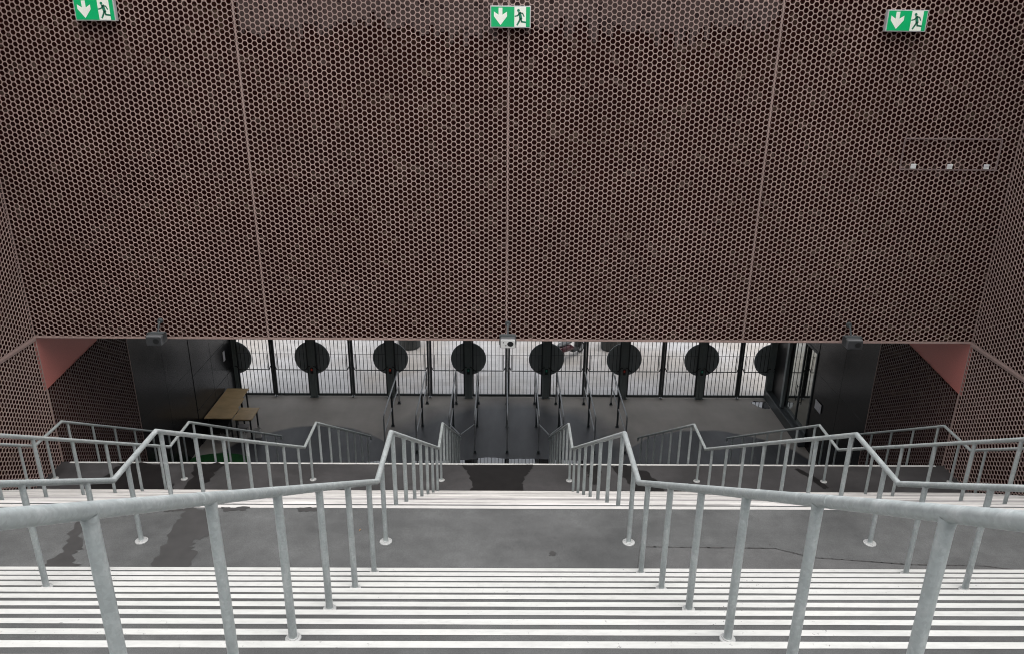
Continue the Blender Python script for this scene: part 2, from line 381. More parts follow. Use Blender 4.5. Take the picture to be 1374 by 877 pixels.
# ------------------------------------------------------------------ side walls
PIT = 3.6
def side_wall(sg, label):
    root = empty('perforated_side_wall', (sg*W, YW, ZG), label, 'wall')
    rz = sg*-math.pi/2        # local x runs along the wall, face looks into the stair well
    def put(me, y0, z0, width, height):
        # sheet local +x -> world: face normal local -Y must point to -sg*X
        o = link('perforated_panel', me, root)
        if sg > 0: o.rotation_euler = (0, 0, -math.pi/2); o.location = (0, y0+width-YW, z0-ZG)      # -Y -> -X
        else: o.rotation_euler = (0, 0, math.pi/2); o.location = (0, y0-YW, z0-ZG)
        panel_trim(width, height, o, 'clad')
        return o
    for k in range(4):       # upper and lower rows in front of the hanging wall
        y0 = YW-PIT*(k+1)
        put(ME_UP, y0, ZW+.004, PIT-.004, UPH)
        put(ME_LOW[k], y0, LOWZ[k], PIT-.004, ZW-.004-LOWZ[k])
    put(ME_PASS[0], YW+.002, ZG+.02, PIT-.004, PASSH[0])
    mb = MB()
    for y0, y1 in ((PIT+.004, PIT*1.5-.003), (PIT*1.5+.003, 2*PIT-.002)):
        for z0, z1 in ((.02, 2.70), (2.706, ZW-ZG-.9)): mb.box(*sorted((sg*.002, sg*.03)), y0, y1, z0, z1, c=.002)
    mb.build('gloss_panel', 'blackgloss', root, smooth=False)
    mb = MB()
    f = lambda y0, y1, z0, z1, d0=.06, d1=.2: mb.box(*sorted((sg*(d0), sg*(d1))), y0-YW, y1-YW, z0-ZG, z1-ZG)
    f(.6, YW-.001, ZG-.5, ZW+UPH); mb.prism([(0, -.5), (7.2, -.5), (7.2, -6.9-ZG+.02), (3.6, -6.9-ZG+.02), (0, -7.26-ZG+.02)], lambda u, v_, t: (sg*t, u, v_), .06, .2)
    mb.build('backing_board', 'back', root, smooth=False)
    mb = MB(); f(.6, YW+.0, ZW-.016, ZW+.016, -.004, .004)
    f(YW-.014, YW+.014, Z2-.3, -7.25, -.004, .004); f(YW+PIT-.01, YW+PIT+.01, ZG, -7.1, -.004, .004)
    mb.build('cover_strip', 'clad', root, smooth=False)
    # salmon strip above the passage cladding, its lower edge rising away from the stairs
    mb = MB()
    prof = [(-.04, -7.275-ZG), (3.6, -6.91-ZG), (3.6, ZW-.002-ZG), (-.04, ZW-.002-ZG)]
    mb.prism(prof, lambda u, v_, t: (sg*t, u+.002, v_), .022, .05)
    mb.build('salmon_panel', 'pink', root, smooth=False)
    mb = MB(); mb.box(*sorted((sg*.03, sg*.2)), 3.601, 10.9, -7.1-ZG, ZW-.002-ZG); mb.build('upper_band', 'black', root, smooth=False)
    return root
UPH = 13.0  # upper sheet height, carried up unseen to cut skylight on the side walls
ME_UP = perforated(PIT-.004, UPH, 41)
def ends(y0): return 0
LOWZ = []
for k in range(4):
    y1 = YW-PIT*k                       # far end of the sheet is the lowest stair point beside it
    if y1 > Y2: z = Z2
    elif y1 > Y1F: z = Z1-RISE*((y1-Y1F)/TREAD)
    elif y1 > Y1: z = Z1
    else: z = Z1+RISE*((Y1-y1)/TREAD)
    LOWZ.append(max(z-.25, Z2-.05))
ME_LOW = [perforated(PIT-.004, ZW-.004-LOWZ[k], 41) if ZW-LOWZ[k] > .3 else None for k in range(4)]
for k in range(4):
    if ME_LOW[k] is None: ME_LOW[k] = perforated(PIT-.004, 1., 41)
zedge = lambda y: -7.245+.1*(y-YW) - (ZG+.02)
PASSH = [-6.9-(ZG+.02), -6.95-(ZG+.02)]
ME_PASS = [perforated(PIT-.004, PASSH[0], 41, skip=None), perforated(PIT-.004, PASSH[1], 41)]
# cut the first passage sheet along its rising top edge (one mesh for each hand)
ME_CUT = {}
for sg in (-1, 1):
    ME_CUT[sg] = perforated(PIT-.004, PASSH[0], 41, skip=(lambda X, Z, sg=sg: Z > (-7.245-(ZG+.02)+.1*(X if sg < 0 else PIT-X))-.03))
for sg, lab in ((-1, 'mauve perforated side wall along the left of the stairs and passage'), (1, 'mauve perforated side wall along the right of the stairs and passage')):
    ME_PASS[0] = ME_CUT[sg]; ME_CUT[sg].materials[0] = M['clad_shaded']
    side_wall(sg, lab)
# the trim of the cut sheets would stand above the slope: lower their height
for o in [o for o in bpy.data.objects if o.name.startswith('panel_edge')]:
    if o.parent.data in ME_CUT.values():
        bpy.data.objects.remove(o)

# far left: black glossy panels; far right: mirror glass doors
t = empty('black_panel_wall', (-W, 23.8, ZG), 'glossy black panelled wall beside the wooden tables', 'wall')
mb = MB(); z = ZG+.02
for z0, z1 in ((0, 1.2), (1.21, 2.4), (2.41, 5.2)):
    mb.box(-.2, .01, -1.395, .15, z0, z1, c=.004); mb.box(-.2, .01, .16, 1.42, z0, z1, c=.004); mb.box(-.2, .01, 1.43, 2.1, z0, z1, c=.004)
mb.build('panel', 'blackgloss', t, smooth=False)
t = empty('glass_door_wall', (W, 23.5, ZG+.362), 'tinted mirror glass doors reflecting the gates, beside the right wall', 'door')
def pane(y0, y1):
    mb = MB(); mb.box(-.0, .012, y0-23.5, y1-23.5, .12, 2.9); return mb.build('glass_pane', 'glass', t, smooth=False)
pane(22.50, 23.40); pane(23.46, 24.44)
mb = MB()
for y0, y1 in ((22.42, 22.50), (23.40, 23.46)): mb.box(-.03, .05, y0-23.5, y1-23.5, .0, 2.96, c=.004)
mb.box(-.03, .05, 22.5-23.5, 24.44-23.5, 2.9, 2.96); mb.build('door_frame', 'dkmetal', t, smooth=False)
mb = MB(); mb.box(-.05, .05, 22.42-23.5, 24.44-23.5, .0, .12, c=.006); mb.box(-.2, .06, 22.42-23.5, 26.0-23.5, -.36, -.002, c=.01); mb.build('threshold', 'dkmetal', t, smooth=False)
mb = MB()
for y in (23.3, 23.56): mb.tube([(-.05, y-23.5, .75), (-.05, y-23.5, 1.35)], .014, 10); mb.tube([(-.05, y-23.5, .82), (-.0, y-23.5, .82)], .01, 8); mb.tube([(-.05, y-23.5, 1.28), (-.0, y-23.5, 1.28)], .01, 8)
mb.build('door_handle', 'dkmetal', t)
mb = MB(); mb.box(.015, .2, 22.4-23.5, 25.9-23.5, -.36, 5.2); mb.build('surround', 'black', t, smooth=False)
mb = MB(); mb.box(-.01, .014, 22.4-23.5, 24.44-23.5, 2.962, 5.2); mb.build('overpanel', 'blackgloss', t, smooth=False)
t = empty('steel_column', (9.735, 24.6, ZG+.362), 'dark steel column between the glass doors and the last gate', 'column')
mb = MB(); mb.box(-.05, .05, -.08, .08, .02, 5.9, c=.006); mb.build('shaft', 'post', t, smooth=False)
mb = MB(); mb.box(-.07, .06, -.11, .11, 0, .02); mb.build('base_plate', 'dkmetal', t, smooth=False)
tag(local(MB(), (0, 0, 0)) and (lambda q: (q.box(9.772, 9.778, 21.60, 22.07, -11.02, -10.72), q)[1])(MB()).build('notice_sheet', 'paper', smooth=False), 'white notice sheet on the dark wall right of the glass doors', 'notice')
q = MB(); q.box(-9.785, -9.780, 25.02, 25.2, -10.85, -10.50); tag(q.build('notice_sheet', 'paper', smooth=False), 'white notice sheet on the black wall beside the leftmost gate', 'notice')

# ------------------------------------------------------------------ stairs, landings, floors
def jag(x0, x1, n, amp):
    xs = np.linspace(x0, x1, n); return xs, amp*np.convolve(rng.standard_normal(n+4), np.ones(5)/2.2, 'valid')
def flight(name, ytop, ztop, n, wall=W, skip=(), wide=.055, end=9.64, mat='nosing', first_top=True):
    """n risers going down from the nosing (ytop, ztop) away from the camera; treads 1..n-1 lie between"""
    mb = MB(); vs = []; 
    pr = [(ytop, ztop)]
    for k in range(n):
        y = ytop+TREAD*k; pr.append((y, ztop-RISE*(k+1)))
        if k < n-1: pr.append((y+TREAD, ztop-RISE*(k+1)))
    for (ya, za), (yb, zb) in zip(pr[:-1], pr[1:]):
        mb.add([(-wall, ya, za), (wall, ya, za), (wall, yb, zb), (-wall, yb, zb)], [(0, 1, 2, 3)])
    o = struct(mb.build(name, 'landing', smooth=False))
    for k in range(0 if first_top else 1, n):
        if k in skip: continue
        y = ytop+TREAD*k; z = ztop-RISE*k
        w = wide*random.uniform(.93, 1.07) if k else wide*1.1
        nn = 90; xs, a = jag(-end, end, nn, .0012); _, b2 = jag(-end, end, nn, .0006)
        mb = MB(); vs = []; fs = []
        for i in range(nn):
            vs += [(xs[i], y-w+a[i], z+.003), (xs[i], y-.001+b2[i]*0, z+.003), (xs[i], y+.002, z-.006)]
        for i in range(nn-1): fs += [(3*i, 3*i+1, 3*i+4, 3*i+3), (3*i+1, 3*i+2, 3*i+5, 3*i+4)]
        mb.add(vs, fs); mb.build('nosing_strip', mat if mat == 'nosing' or k == 0 else random.choice(('nosing_worn', 'nosing_dirty', 'nosing_grey')), o, smooth=False)
    return o
NUP = 36
flight('stairs', Y1-TREAD*(NUP-1), Z1+RISE*NUP, NUP, end=9.75)
flight('stairs', Y1F, Z1, 20, skip=(1,), mat='nosing_worn', end=9.7)
flight('stairs', Y2F, Z2, 20)
def sheet(name, mat, x0, x1, y0, y1, z):
    mb = MB(); mb.add([(x0, y0, z), (x1, y0, z), (x1, y1, z), (x0, y1, z)], [(0, 1, 2, 3)]); return struct(mb.build(name, mat, smooth=False))
sheet('landing', 'landing', -W-.05, W+.05, Y1, Y1F, Z1)
sheet('landing', 'landing_damp_shade', -W-.05, W+.05, Y2, Y2F, Z2)
sheet('landing', 'landing', -W, W, Y1-TREAD*(NUP-1)-6, Y1-TREAD*(NUP-1), Z1+RISE*NUP)
sheet('pavement', 'paving', -300, 300, -300, 600, ZG-.008)
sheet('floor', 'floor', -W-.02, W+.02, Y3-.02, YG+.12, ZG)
sheet('gutter', 'moss', 9.60, 9.79, 22.4, 25.8, ZG+.004)

def blob(name, mat, poly, z, jit=.035, sub=7):
    """flat patch with a ragged outline"""
    pts = []
    n = len(poly)
    for i in range(n):
        a_, b_ = Vector(poly[i]), Vector(poly[(i+1) % n])
        for k in range(sub):
            t_ = k/sub; p = a_.lerp(b_, t_); d = (b_-a_); nrm = Vector((-d.y, d.x)).normalized() if d.length else Vector((0, 0))
            p += nrm*random.gauss(0, jit); pts.append(p)
    mb = MB(); mb.add([(p.x, p.y, z) for p in pts], [tuple(range(len(pts)))]); return struct(mb.build(name, mat, smooth=False))
e1, e2 = Z1+.004, Z2+.004
blob('wet_patch', 'wet', [(-5.02, 6.72), (-4.64, 6.72), (-4.62, 6.94), (-4.73, 7.12), (-4.74, 7.28), (-4.94, 7.78), (-5.03, 7.81), (-4.99, 7.52), (-4.89, 7.21), (-4.95, 7.03)], e1, .022)
blob('wet_patch', 'wet', [(-3.88, 6.72), (-3.43, 6.72), (-3.43, 7.16), (-3.54, 7.36), (-3.39, 7.49), (-3.44, 7.7), (-3.53, 7.9), (-3.5, 8.04), (-3.86, 8.04), (-3.88, 7.75), (-3.85, 7.39), (-3.83, 7.03)], e1, .026)
blob('wet_patch', 'wet', [(-4.16, 8.06), (-3.89, 8.06), (-3.90, 7.98), (-4.08, 7.96)], e1, .012)
blob('wet_patch', 'wet', [(-3.45, 8.06), (-3.1, 8.06), (-3.15, 7.99), (-3.39, 7.97)], e1, .012)
blob('wet_patch', 'wet', [(-2.54, 8.06), (-2.27, 8.06), (-2.27, 7.98), (-2.5, 7.97)], e1, .010)
blob('wet_patch', 'wet', [(.46, 7.14), (.52, 7.15), (.55, 7.2), (.5, 7.23), (.47, 7.2)], e1, .007, 5)
blob('wet_patch', 'soaked', [(-.78, 13.83), (.36, 13.83), (.36, 14.3), (.40, 14.6), (.55, 14.85), (.62, 15.13), (-1.0, 15.13), (-.8, 14.8), (-.72, 14.3)], e2, .02)
blob('wet_patch', 'soaked', [(-8.9, 13.83), (-6.95, 13.83), (-7.0, 14.3), (-7.4, 14.6), (-7.5, 15.13), (-8.5, 15.13), (-8.6, 14.6)], e2, .03)
blob('wet_patch', 'soaked', [(-6.75, 13.9), (-6.4, 14.0), (-6.3, 14.6), (-6.2, 15.13), (-6.9, 15.13), (-6.75, 14.6)], e2, .03)
blob('wet_patch', 'soaked', [(1.85, 14.35), (2.0, 14.3), (2.08, 14.7), (2.1, 15.13), (1.7, 15.13), (1.8, 14.8)], e2, .02)
blob('wet_patch', 'soaked', [(2.75, 13.9), (3.3, 13.85), (3.35, 14.3), (3.1, 14.9), (2.7, 15.13), (2.3, 15.13), (2.6, 14.5)], e2, .03)
blob('wet_patch', 'soaked', [(6.75, 14.2), (6.9, 14.25), (6.75, 14.7), (6.5, 15.05), (6.4, 15.0), (6.62, 14.6)], e2, .012)
# repaired strip with a dark seam on the upper landing
poly = [(1.42, 6.95), (1.50, 7.3), (3.0, 7.28), (3.35, 7.12), (4.4, 7.0), (5.2, 6.98), (5.7, 6.86), (5.7, 6.71), (2.0, 6.72)]
blob('repair_patch', 'patch', poly, e1-.002, .006, 5)
mb = MB(); pts = [(1.40, 6.93), (1.49, 7.31), (3.0, 7.29), (3.36, 7.13), (4.4, 7.01), (5.2, 6.99), (5.72, 6.87)]
for a_, b_ in zip(pts[:-1], pts[1:]):
    n = 10
    for k in range(n):
        p = Vector(a_).lerp(Vector(b_), k/n); q_ = Vector(a_).lerp(Vector(b_), (k+1)/n+.02); w = random.uniform(.005, .02)
        mb.add([(p.x, p.y-w/2, e1+.001), (q_.x, q_.y-w/2, e1+.001), (q_.x, q_.y+w/2, e1+.001), (p.x, p.y+w/2, e1+.001)], [(0, 1, 2, 3)])
struct(mb.build('seam', 'crack', smooth=False))
# standing water on the passage floor
eg = ZG+.004
blob('puddle', 'water', [(-2.9, 20.95), (2.7, 20.95), (2.6, 21.47), (1.65, 21.52), (.9, 21.6), (.1, 21.57), (-.5, 21.67), (-1.13, 21.52), (-1.95, 21.43), (-2.9, 21.41)], eg, .015, 8)
blob('puddle', 'water', [(9.0, 25.68), (9.16, 25.33), (9.37, 25.17), (9.57, 25.17), (9.59, 25.76), (9.16, 25.79)], eg, .012, 6)
blob('puddle', 'water', [(-4.4, 21.0), (-3.5, 21.0), (-3.7, 21.42), (-4.3, 21.37)], eg, .02, 6)

# dry leaves and specks lying on the stairs
M['leaf'] = plain('dry_leaf', (.36, .20, .09), .8)
def leaf(x, y, z, a, sz, label):
    mb = MB(); ux, uy = math.cos(a)*sz, math.sin(a)*sz; nx, ny = -uy*.38, ux*.38
    P_ = [(-1, 0, 0), (-.4, .9, .25), (.3, .8, .35), (1, 0, .1), (.3, -.8, .3), (-.4, -.9, .2), (0, 0, .02), (1.5, .1, .05)]
    mb.add([(x+p*ux+q*nx, y+p*uy+q*ny, z+.004+r*sz*.6) for p, q, r in P_], [(0, 1, 6), (1, 2, 6), (2, 3, 6), (3, 4, 6), (4, 5, 6), (5, 0, 6), (3, 7, 6)])
    tag(mb.build('dry_leaf', 'leaf', smooth=False), label, 'leaf')
leaf(3.02, Y1-.3*8-.2, Z1+RISE*9+.002, .3, .045, 'dry brown leaf lying on a step at the lower right')
leaf(-1.7, 7.6, Z1+.006, 1.3, .02, 'small pale leaf on the upper landing left of the central aisle')

# ------------------------------------------------------------------ galvanised handrails
def rail_z(y):
    if y < 7.07: return Z1+.985+.6027*(7.07-y)
    if y < 8.13: return Z1+.985
    if y < 14.09: return Z1+.99-.6027*(y-8.13)
    if y < 15.13: return Z2+1.03
    return Z2+1.03-.6027*(y-15.13)
def step_z(y):
    if y < Y1: return Z1+RISE*math.ceil((Y1-y)/TREAD-1e-6)
    if y < Y1F: return Z1
    if y < Y2: return Z1-RISE*(math.floor((y-Y1F)/TREAD)+1)
    if y < Y2F: return Z2
    return Z2-RISE*(math.floor((y-Y2F)/TREAD)+1)
rail_labels = {
 -7: 'long galvanised handrail hugging the perforated wall on the left',
 -5: 'galvanised handrail second from the left wall, partly in front of the wooden tables',
 -3: 'galvanised handrail in the middle of the left half of the stairs',
 -1: 'galvanised handrail on the left of the central aisle, huge at the lower left corner',
 1: 'galvanised handrail on the right of the central aisle, huge at the lower right corner',
 3: 'galvanised handrail in the middle of the right half of the stairs',
 5: 'galvanised handrail second from the right wall, below the glass doors',
 7: 'long galvanised handrail hugging the perforated wall on the right'}
post_tops = {}
def handrail(k):
    x = k*RAIL
    ys = [-.9, 7.07, 8.13, 14.09, 15.13, 21.22]
    if abs(k) == 7: ys[0] = 4.0
    root = empty('handrail', (x, 7.4, Z1), rail_labels[k], 'handrail', 'galvanised handrails down the stairs')
    o = (x, 7.4, Z1)
    mb = MB(); P = [(x, y, rail_z(y-1e-6) if y in (7.07, 14.09) else rail_z(y)) for y in ys]
    P[0] = (x, ys[0], rail_z(ys[0]))
    P += [(x, 21.28, P[-1][2]-.05), (x, 21.28, P[-1][2]-.14)]
    mb.tube(P, .0302, 20); 
    for y in (2.9, 5.2, 11.2, 17.8):       # butt welds
        if y > ys[0]:
            d = Vector((0, 1, -.6027)).normalized()*.006; c = Vector((x, y, rail_z(y))); mb.tube([c-d, c+d], .0312, 20)
    local(mb, o).build('handrail_tube', 'galv', root)
    py = [Y1-.3*(i-1)-.085 for i in range(1, 27, 3)]+[7.39]+[Y1F+.3*i+.13 for i in range(0, 19, 3)]+[14.50]+[Y2F+.3*i+.13 for i in range(0, 20, 3)]
    for y in py:
        if y < ys[0]: continue
        zb = step_z(y); zt = rail_z(y)-.012
        mb = MB(); mb.tube([(x, y, zb), (x, y, zt)], .0265, 16); mb.tube([(x, y, zt-.034), (x, y, zt-.016), (x, y, zt)], [.0268, .0290, .0300], 16, cap=False)
        p = local(mb, o).build('post', 'galv', root)
        fr = .070 if (Y1 < y < Y1F or Y2 < y < Y2F) else .050
        mb = MB(); mb.lathe((x, y, zb), [(fr, .0), (fr, .009), (fr-.004, .012), (.034, .013), (.032, .019), (.0268, .021)], 24)
        for a_ in (0.6, 2.7, 4.8): mb.lathe((x+(fr-.017)*math.cos(a_), y+(fr-.017)*math.sin(a_), zb+.012), [(.007, 0), (.007, .005)], 6)
        local(mb, o).build('flange', 'flange', p)
    return root
for k in (-7, -5, -3, -1, 1, 3, 5, 7): handrail(k)

# ------------------------------------------------------------------ gates
DEEP[0] = True
def tilted_none(): pass
LEAF_W = BAY/2-.13-.020
def leaf_parts():
    """gate leaf hinged at x=0 (disc post), closing towards +x; returns mesh datas (centred on leaf base)"""
    w = LEAF_W; Hh = 3.6; out = []
    mb = MB()
    mb.box(0, .05, -.03, .03, .06, Hh, c=.005); mb.box(w-.062, w, -.03, .03, .06, Hh, c=.005)
    mb.box(.05, w-.05, -.03, .03, .06, .13, c=.005); mb.box(.05, w-.05, -.03, .03, Hh-.07, Hh, c=.005)
    out.append(('frame', 'dkmetal', mb))
    mb = MB(); n = 8
    for i in range(n):
        x = .05+(w-.1)*(i+.7)/(n+.4); mb.box(x-.008, x+.008, -.014, .014, .13, Hh-.07)
    out.append(('bars', 'dkmetal', mb))
    mb = MB(); mb.tube([(.10, -.055, 1.06), (w-.14, -.055, 1.06), (w-.11, -.055, 1.07), (w-.06, -.055, 1.19), (w-.02, -.05, 1.20)], .017, 10)
    mb.tube([(.10, -.055, 1.06), (.06, -.055, 1.08), (.0, -.055, 1.20)], .017, 10)
    mb.tube([(.1, -.055, 1.06), (.1, -.02, 1.06)], .012, 8)
    out.append(('push_bar', 'dkmetal', mb))
    mb = MB(); mb.tube([(.05, -.035, 1.66), (w-.05, -.035, 1.66)], .006, 6); mb.tube([(w-.17, -.035, 1.1), (w-.17, -.035, 1.66)], .008, 6); mb.tube([(w-.12, -.035, 1.1), (w-.12, -.035, 1.66)], .008, 6)
    out.append(('linkage', 'dkmetal', mb))
    return out
LP = [(n_, m_, mb.build(n_+'_source', m_)) for n_, m_, mb in leaf_parts()]
LPM = [(n_, o.data) for n_, m_, o in LP]
for _, _, o in LP: bpy.data.objects.remove(o)
ordn = ['first', 'second', 'third', 'fourth', 'fifth', 'sixth', 'seventh', 'eighth', 'ninth', 'tenth', 'eleventh', 'twelfth', 'thirteenth', 'fourteenth']
posts = [BAY*(i-3.5) for i in range(8)]
XG = .09
n = 0
for i in range(7):
    for side in (0, 1):
        x = posts[i]+XG+.13 if side == 0 else posts[i+1]+XG-.13
        g = empty('gate_leaf', (x, YG0, ZG), '%s barred dark metal gate leaf from the left in the row of gates' % ordn[n], 'gate', 'barred gate leaves across the passage')
        if side: g.scale = (-K, K, K)
        for nm, me in LPM: link(nm, me, g)
        n += 1
# meeting posts and disc posts
for i in range(7):
    x = posts[i]+BAY/2+XG
    g = empty('gate_stop', (x, YG0+.02, ZG), '%s slim post between two meeting gate leaves, counted from the left' % ordn[i], 'post', 'slim posts where gate leaves meet')
    mb = MB(); mb.box(-.012, .012, -.03, .03, 0, 4.72, c=.003); mb.build('stem', 'dkmetal', g, smooth=False)
    mb = MB(); mb.box(-.04, .04, -.1, .06, 0, .03, c=.004); mb.build('floor_socket', 'barrier', g, smooth=False)
lampc = [None, 'red', 'red', 'green', 'green', 'red', 'green', None]
plab = ['half hidden disc post at the left end beside the black wall', 'leftmost complete disc post with a red lamp, near the wooden tables',
        'disc post with a red lamp behind the leftmost queue barrier', 'disc post with a green lamp just left of the centre',
        'disc post with a green lamp just right of the centre', 'disc post with a red lamp behind the rightmost queue barrier',
        'rightmost complete disc post with a green lamp, in the clear right part', 'disc post at the right end next to the glass doors']
discmb = MB()
def disc_mesh():
    mb = MB(); n_ = 56; r = .62; c = .008
    f = []
    for rr, y in ((r-.004, -.012), (r, -.008), (r, .008), (r-.004, .012)):
        f.append([(rr*math.cos(2*math.pi*j/n_), y, rr*math.sin(2*math.pi*j/n_)) for j in range(n_)])
    vs = [p for ring in f for p in ring]; fs = [(i*n_+j, i*n_+(j+1) % n_, (i+1)*n_+(j+1) % n_, (i+1)*n_+j) for i in range(3) for j in range(n_)]
    fs += [tuple(range(n_)), tuple(3*n_+j for j in range(n_))[::-1]]
    mb.add(vs, fs); return mb
for i, px in enumerate(posts):
    x = px+XG if i < 7 else 9.72/K
    g = empty('disc_post', (x, YG0, ZG), 'dark green gate post with round plate: '+plab[i] if False else 'dark '+plab[i], 'gate post', 'gate posts with round plates')
    mb = MB(); mb.box(-.125, .125, -.07, .07, 0, 4.72, c=.008); mb.box(-.035, .035, -.10, -.071, .0, 4.72, c=.004); mb.box(-.15, .15, -.12, .1, 0, .02)
    mb.build('shaft', 'post', g, smooth=False)
    d = disc_mesh().build('round_plate', 'disc', g); d.location = (0, .045 if False else .085, 1.46)
    mb = MB()
    for s_ in (-1, 1): mb.tube([(s_*.06, -.11, 1.22), (s_*.13, -.11, 1.20), (s_*.20, -.1, 1.10), (s_*.26, -.09, 1.06)], .018, 8)
    mb.build('hook_bracket', 'black', g)
    if lampc[i]:
        mb = MB(); mb.box(-.05, .05, -.135, -.10, .95, 1.17, c=.006); q = mb.build('lamp_box', 'black', g, smooth=False)
        mb = MB(); mb.box(-.028, .028, -.142, -.136, 1.06, 1.14, c=.002); mb.build('lamp', lampc[i]+'_lamp', q, smooth=False)
# low kerb in the gate line
mb = MB(); mb.box(-W, W, YG+.05, YG+.17, ZG-.006, ZG+.03); tag(mb.build('threshold', 'barrier', smooth=False), 'flat metal sill along the foot of the gates', 'sill')

# ------------------------------------------------------------------ queue barriers
HB = 1.27
bx = [-3.70, -2.72, -1.70, -.92, .08, 1.05, 1.80, 2.78, 3.74]
blab = ['leftmost steel queue barrier, in front of a red lamp post', 'second steel queue barrier from the left, in line with a gate stop',
        'steel queue barrier left of the left nose, bent towards the aisle handrail', 'steel queue barrier forming the right side of the left nose',
        'steel queue barrier standing in the centre line of the passage', 'steel queue barrier forming the left side of the right nose',
        'steel queue barrier right of the right nose, bent towards the aisle handrail', 'second steel queue barrier from the right, in line with a gate stop',
        'rightmost steel queue barrier, in front of a red lamp post']
for i, x in enumerate(bx):
    ya, yb = 21.32, 24.72
    g = empty('queue_barrier', (x, 23, ZG), blab[i], 'barrier', 'steel queue barriers in front of the gates')
    mb = MB(); mb.tube([(0, ya-23, HB-.1), (0, ya-23+.03, HB-.03), (0, ya-23+.1, HB), (0, yb-23-.1, HB), (0, yb-23-.03, HB-.03), (0, yb-23, HB-.1)], .024, 12); mb.build('top_rail', 'barrier', g)
    mb = MB(); mb.tube([(0, ya-23+.02, .68), (0, yb-23-.02, .68)], .02, 10); mb.build('mid_rail', 'barrier', g)
    for y, r_ in ((ya, .024), (23.05, .034), (yb, .024)):
        mb = MB(); mb.tube([(0, y-23, 0), (0, y-23, HB-(.1 if y != 23.05 else .015))], r_, 12)
        p = mb.build('post', 'dkmetal' if y == 23.05 else 'barrier', g)
        mb = MB(); mb.box(-.06, .06, y-23-.06, y-23+.06, 0, .012); mb.box(-.038, .038, y-23-.038, y-23+.038, .012, .09, c=.004); mb.build('foot', 'dkmetal', p, smooth=False)
    if i in (2, 3, 5, 6):
        tx = {-1: -1.3725, 1: 1.3725}[-1 if x < 0 else 1]
        mb = MB(); mb.tube([(0, ya-23, 1.0), ((tx/K-x)*.95, 20.66-23, 1.0)], .02, 10); mb.build('nose_rail', 'barrier', g)

# ------------------------------------------------------------------ exit signs
DEEP[0] = False
def exit_sign(x, z, w, h, label):
    d = .10; y0 = YW-.012-d
    g = empty('exit_sign', (x, YW-.012, z), label, 'exit sign', 'green exit signs on the perforated wall')
    mb = MB(); mb.box(-w/2, w/2, -d, 0, 0, h, c=.006); mb.build('housing', 'sign_shell', g, smooth=False)
    e = .018
    P = lambda u, v_, t: (-w/2+e+u*(w-2*e), -d-t, e+v_*(h-2*e))
    mb = MB(); mb.prism([(0, 0), (1, 0), (1, 1), (0, 1)], P, .0005, .003); mb.build('green_face', 'sign_green', g, smooth=False)
    mb = MB(); mb.prism([(.60, .0), (.90, .0), (.90, 1.), (.60, 1.)], P, .0032, .0045); mb.build('door_panel', 'sign_white', g, smooth=False)
    mb = MB(); mb.prism([(.19, .95), (.29, .95), (.29, .60), (.41, .76), (.41, .52), (.24, .08), (.07, .52), (.07, .76), (.19, .60)], P, .0032, .0045); mb.build('arrow', 'sign_white', g, smooth=False)
    mb = MB()
    a = (w-2*e)/(h-2*e)
    mb.prism([(.705+.036*math.cos(t_), .82+.036*a*math.sin(t_)) for t_ in np.linspace(0, 2*math.pi, 16, endpoint=False)], P, .0047, .006)
    def limb(pts, wd):
        for (ua, va), (ub, vb) in zip(pts[:-1], pts[1:]):
            dx, dy = (ub-ua)*a, vb-va; L = math.hypot(dx, dy); nx, ny = -dy/L*wd/2, dx/L*wd/2
            ex, ey = dx/L*wd*.3, dy/L*wd*.3
            mb.prism([(ua-(ex+nx)/a+2*nx/a*0, va-ey-ny), (ub+(ex-nx)/a, vb+ey-ny), (ub+(ex+nx)/a, vb+ey+ny), (ua-(ex-nx)/a, va-ey+ny)], P, .0047, .006)
    limb([(.735, .70), (.765, .42)], .16)                     # trunk
    limb([(.735, .68), (.68, .56), (.615, .53)], .065)        # leading arm
    limb([(.745, .70), (.81, .68), (.85, .53)], .065)         # trailing arm
    limb([(.755, .42), (.72, .26), (.675, .10)], .085)        # leading leg
    limb([(.77, .42), (.785, .26), (.90, .23)], .085)         # trailing leg
    mb.build('pictogram', 'sign_man', g, smooth=False)
exit_sign(-7.40, .085, .72, .37, 'green exit sign with down arrow on the left, touching the top edge of the photo')
exit_sign(.03, .04, .73, .37, 'green exit sign with down arrow over the centre seam of the perforated wall')
exit_sign(7.195, .045, .73, .37, 'green exit sign with down arrow on the right, above the hatch outline')

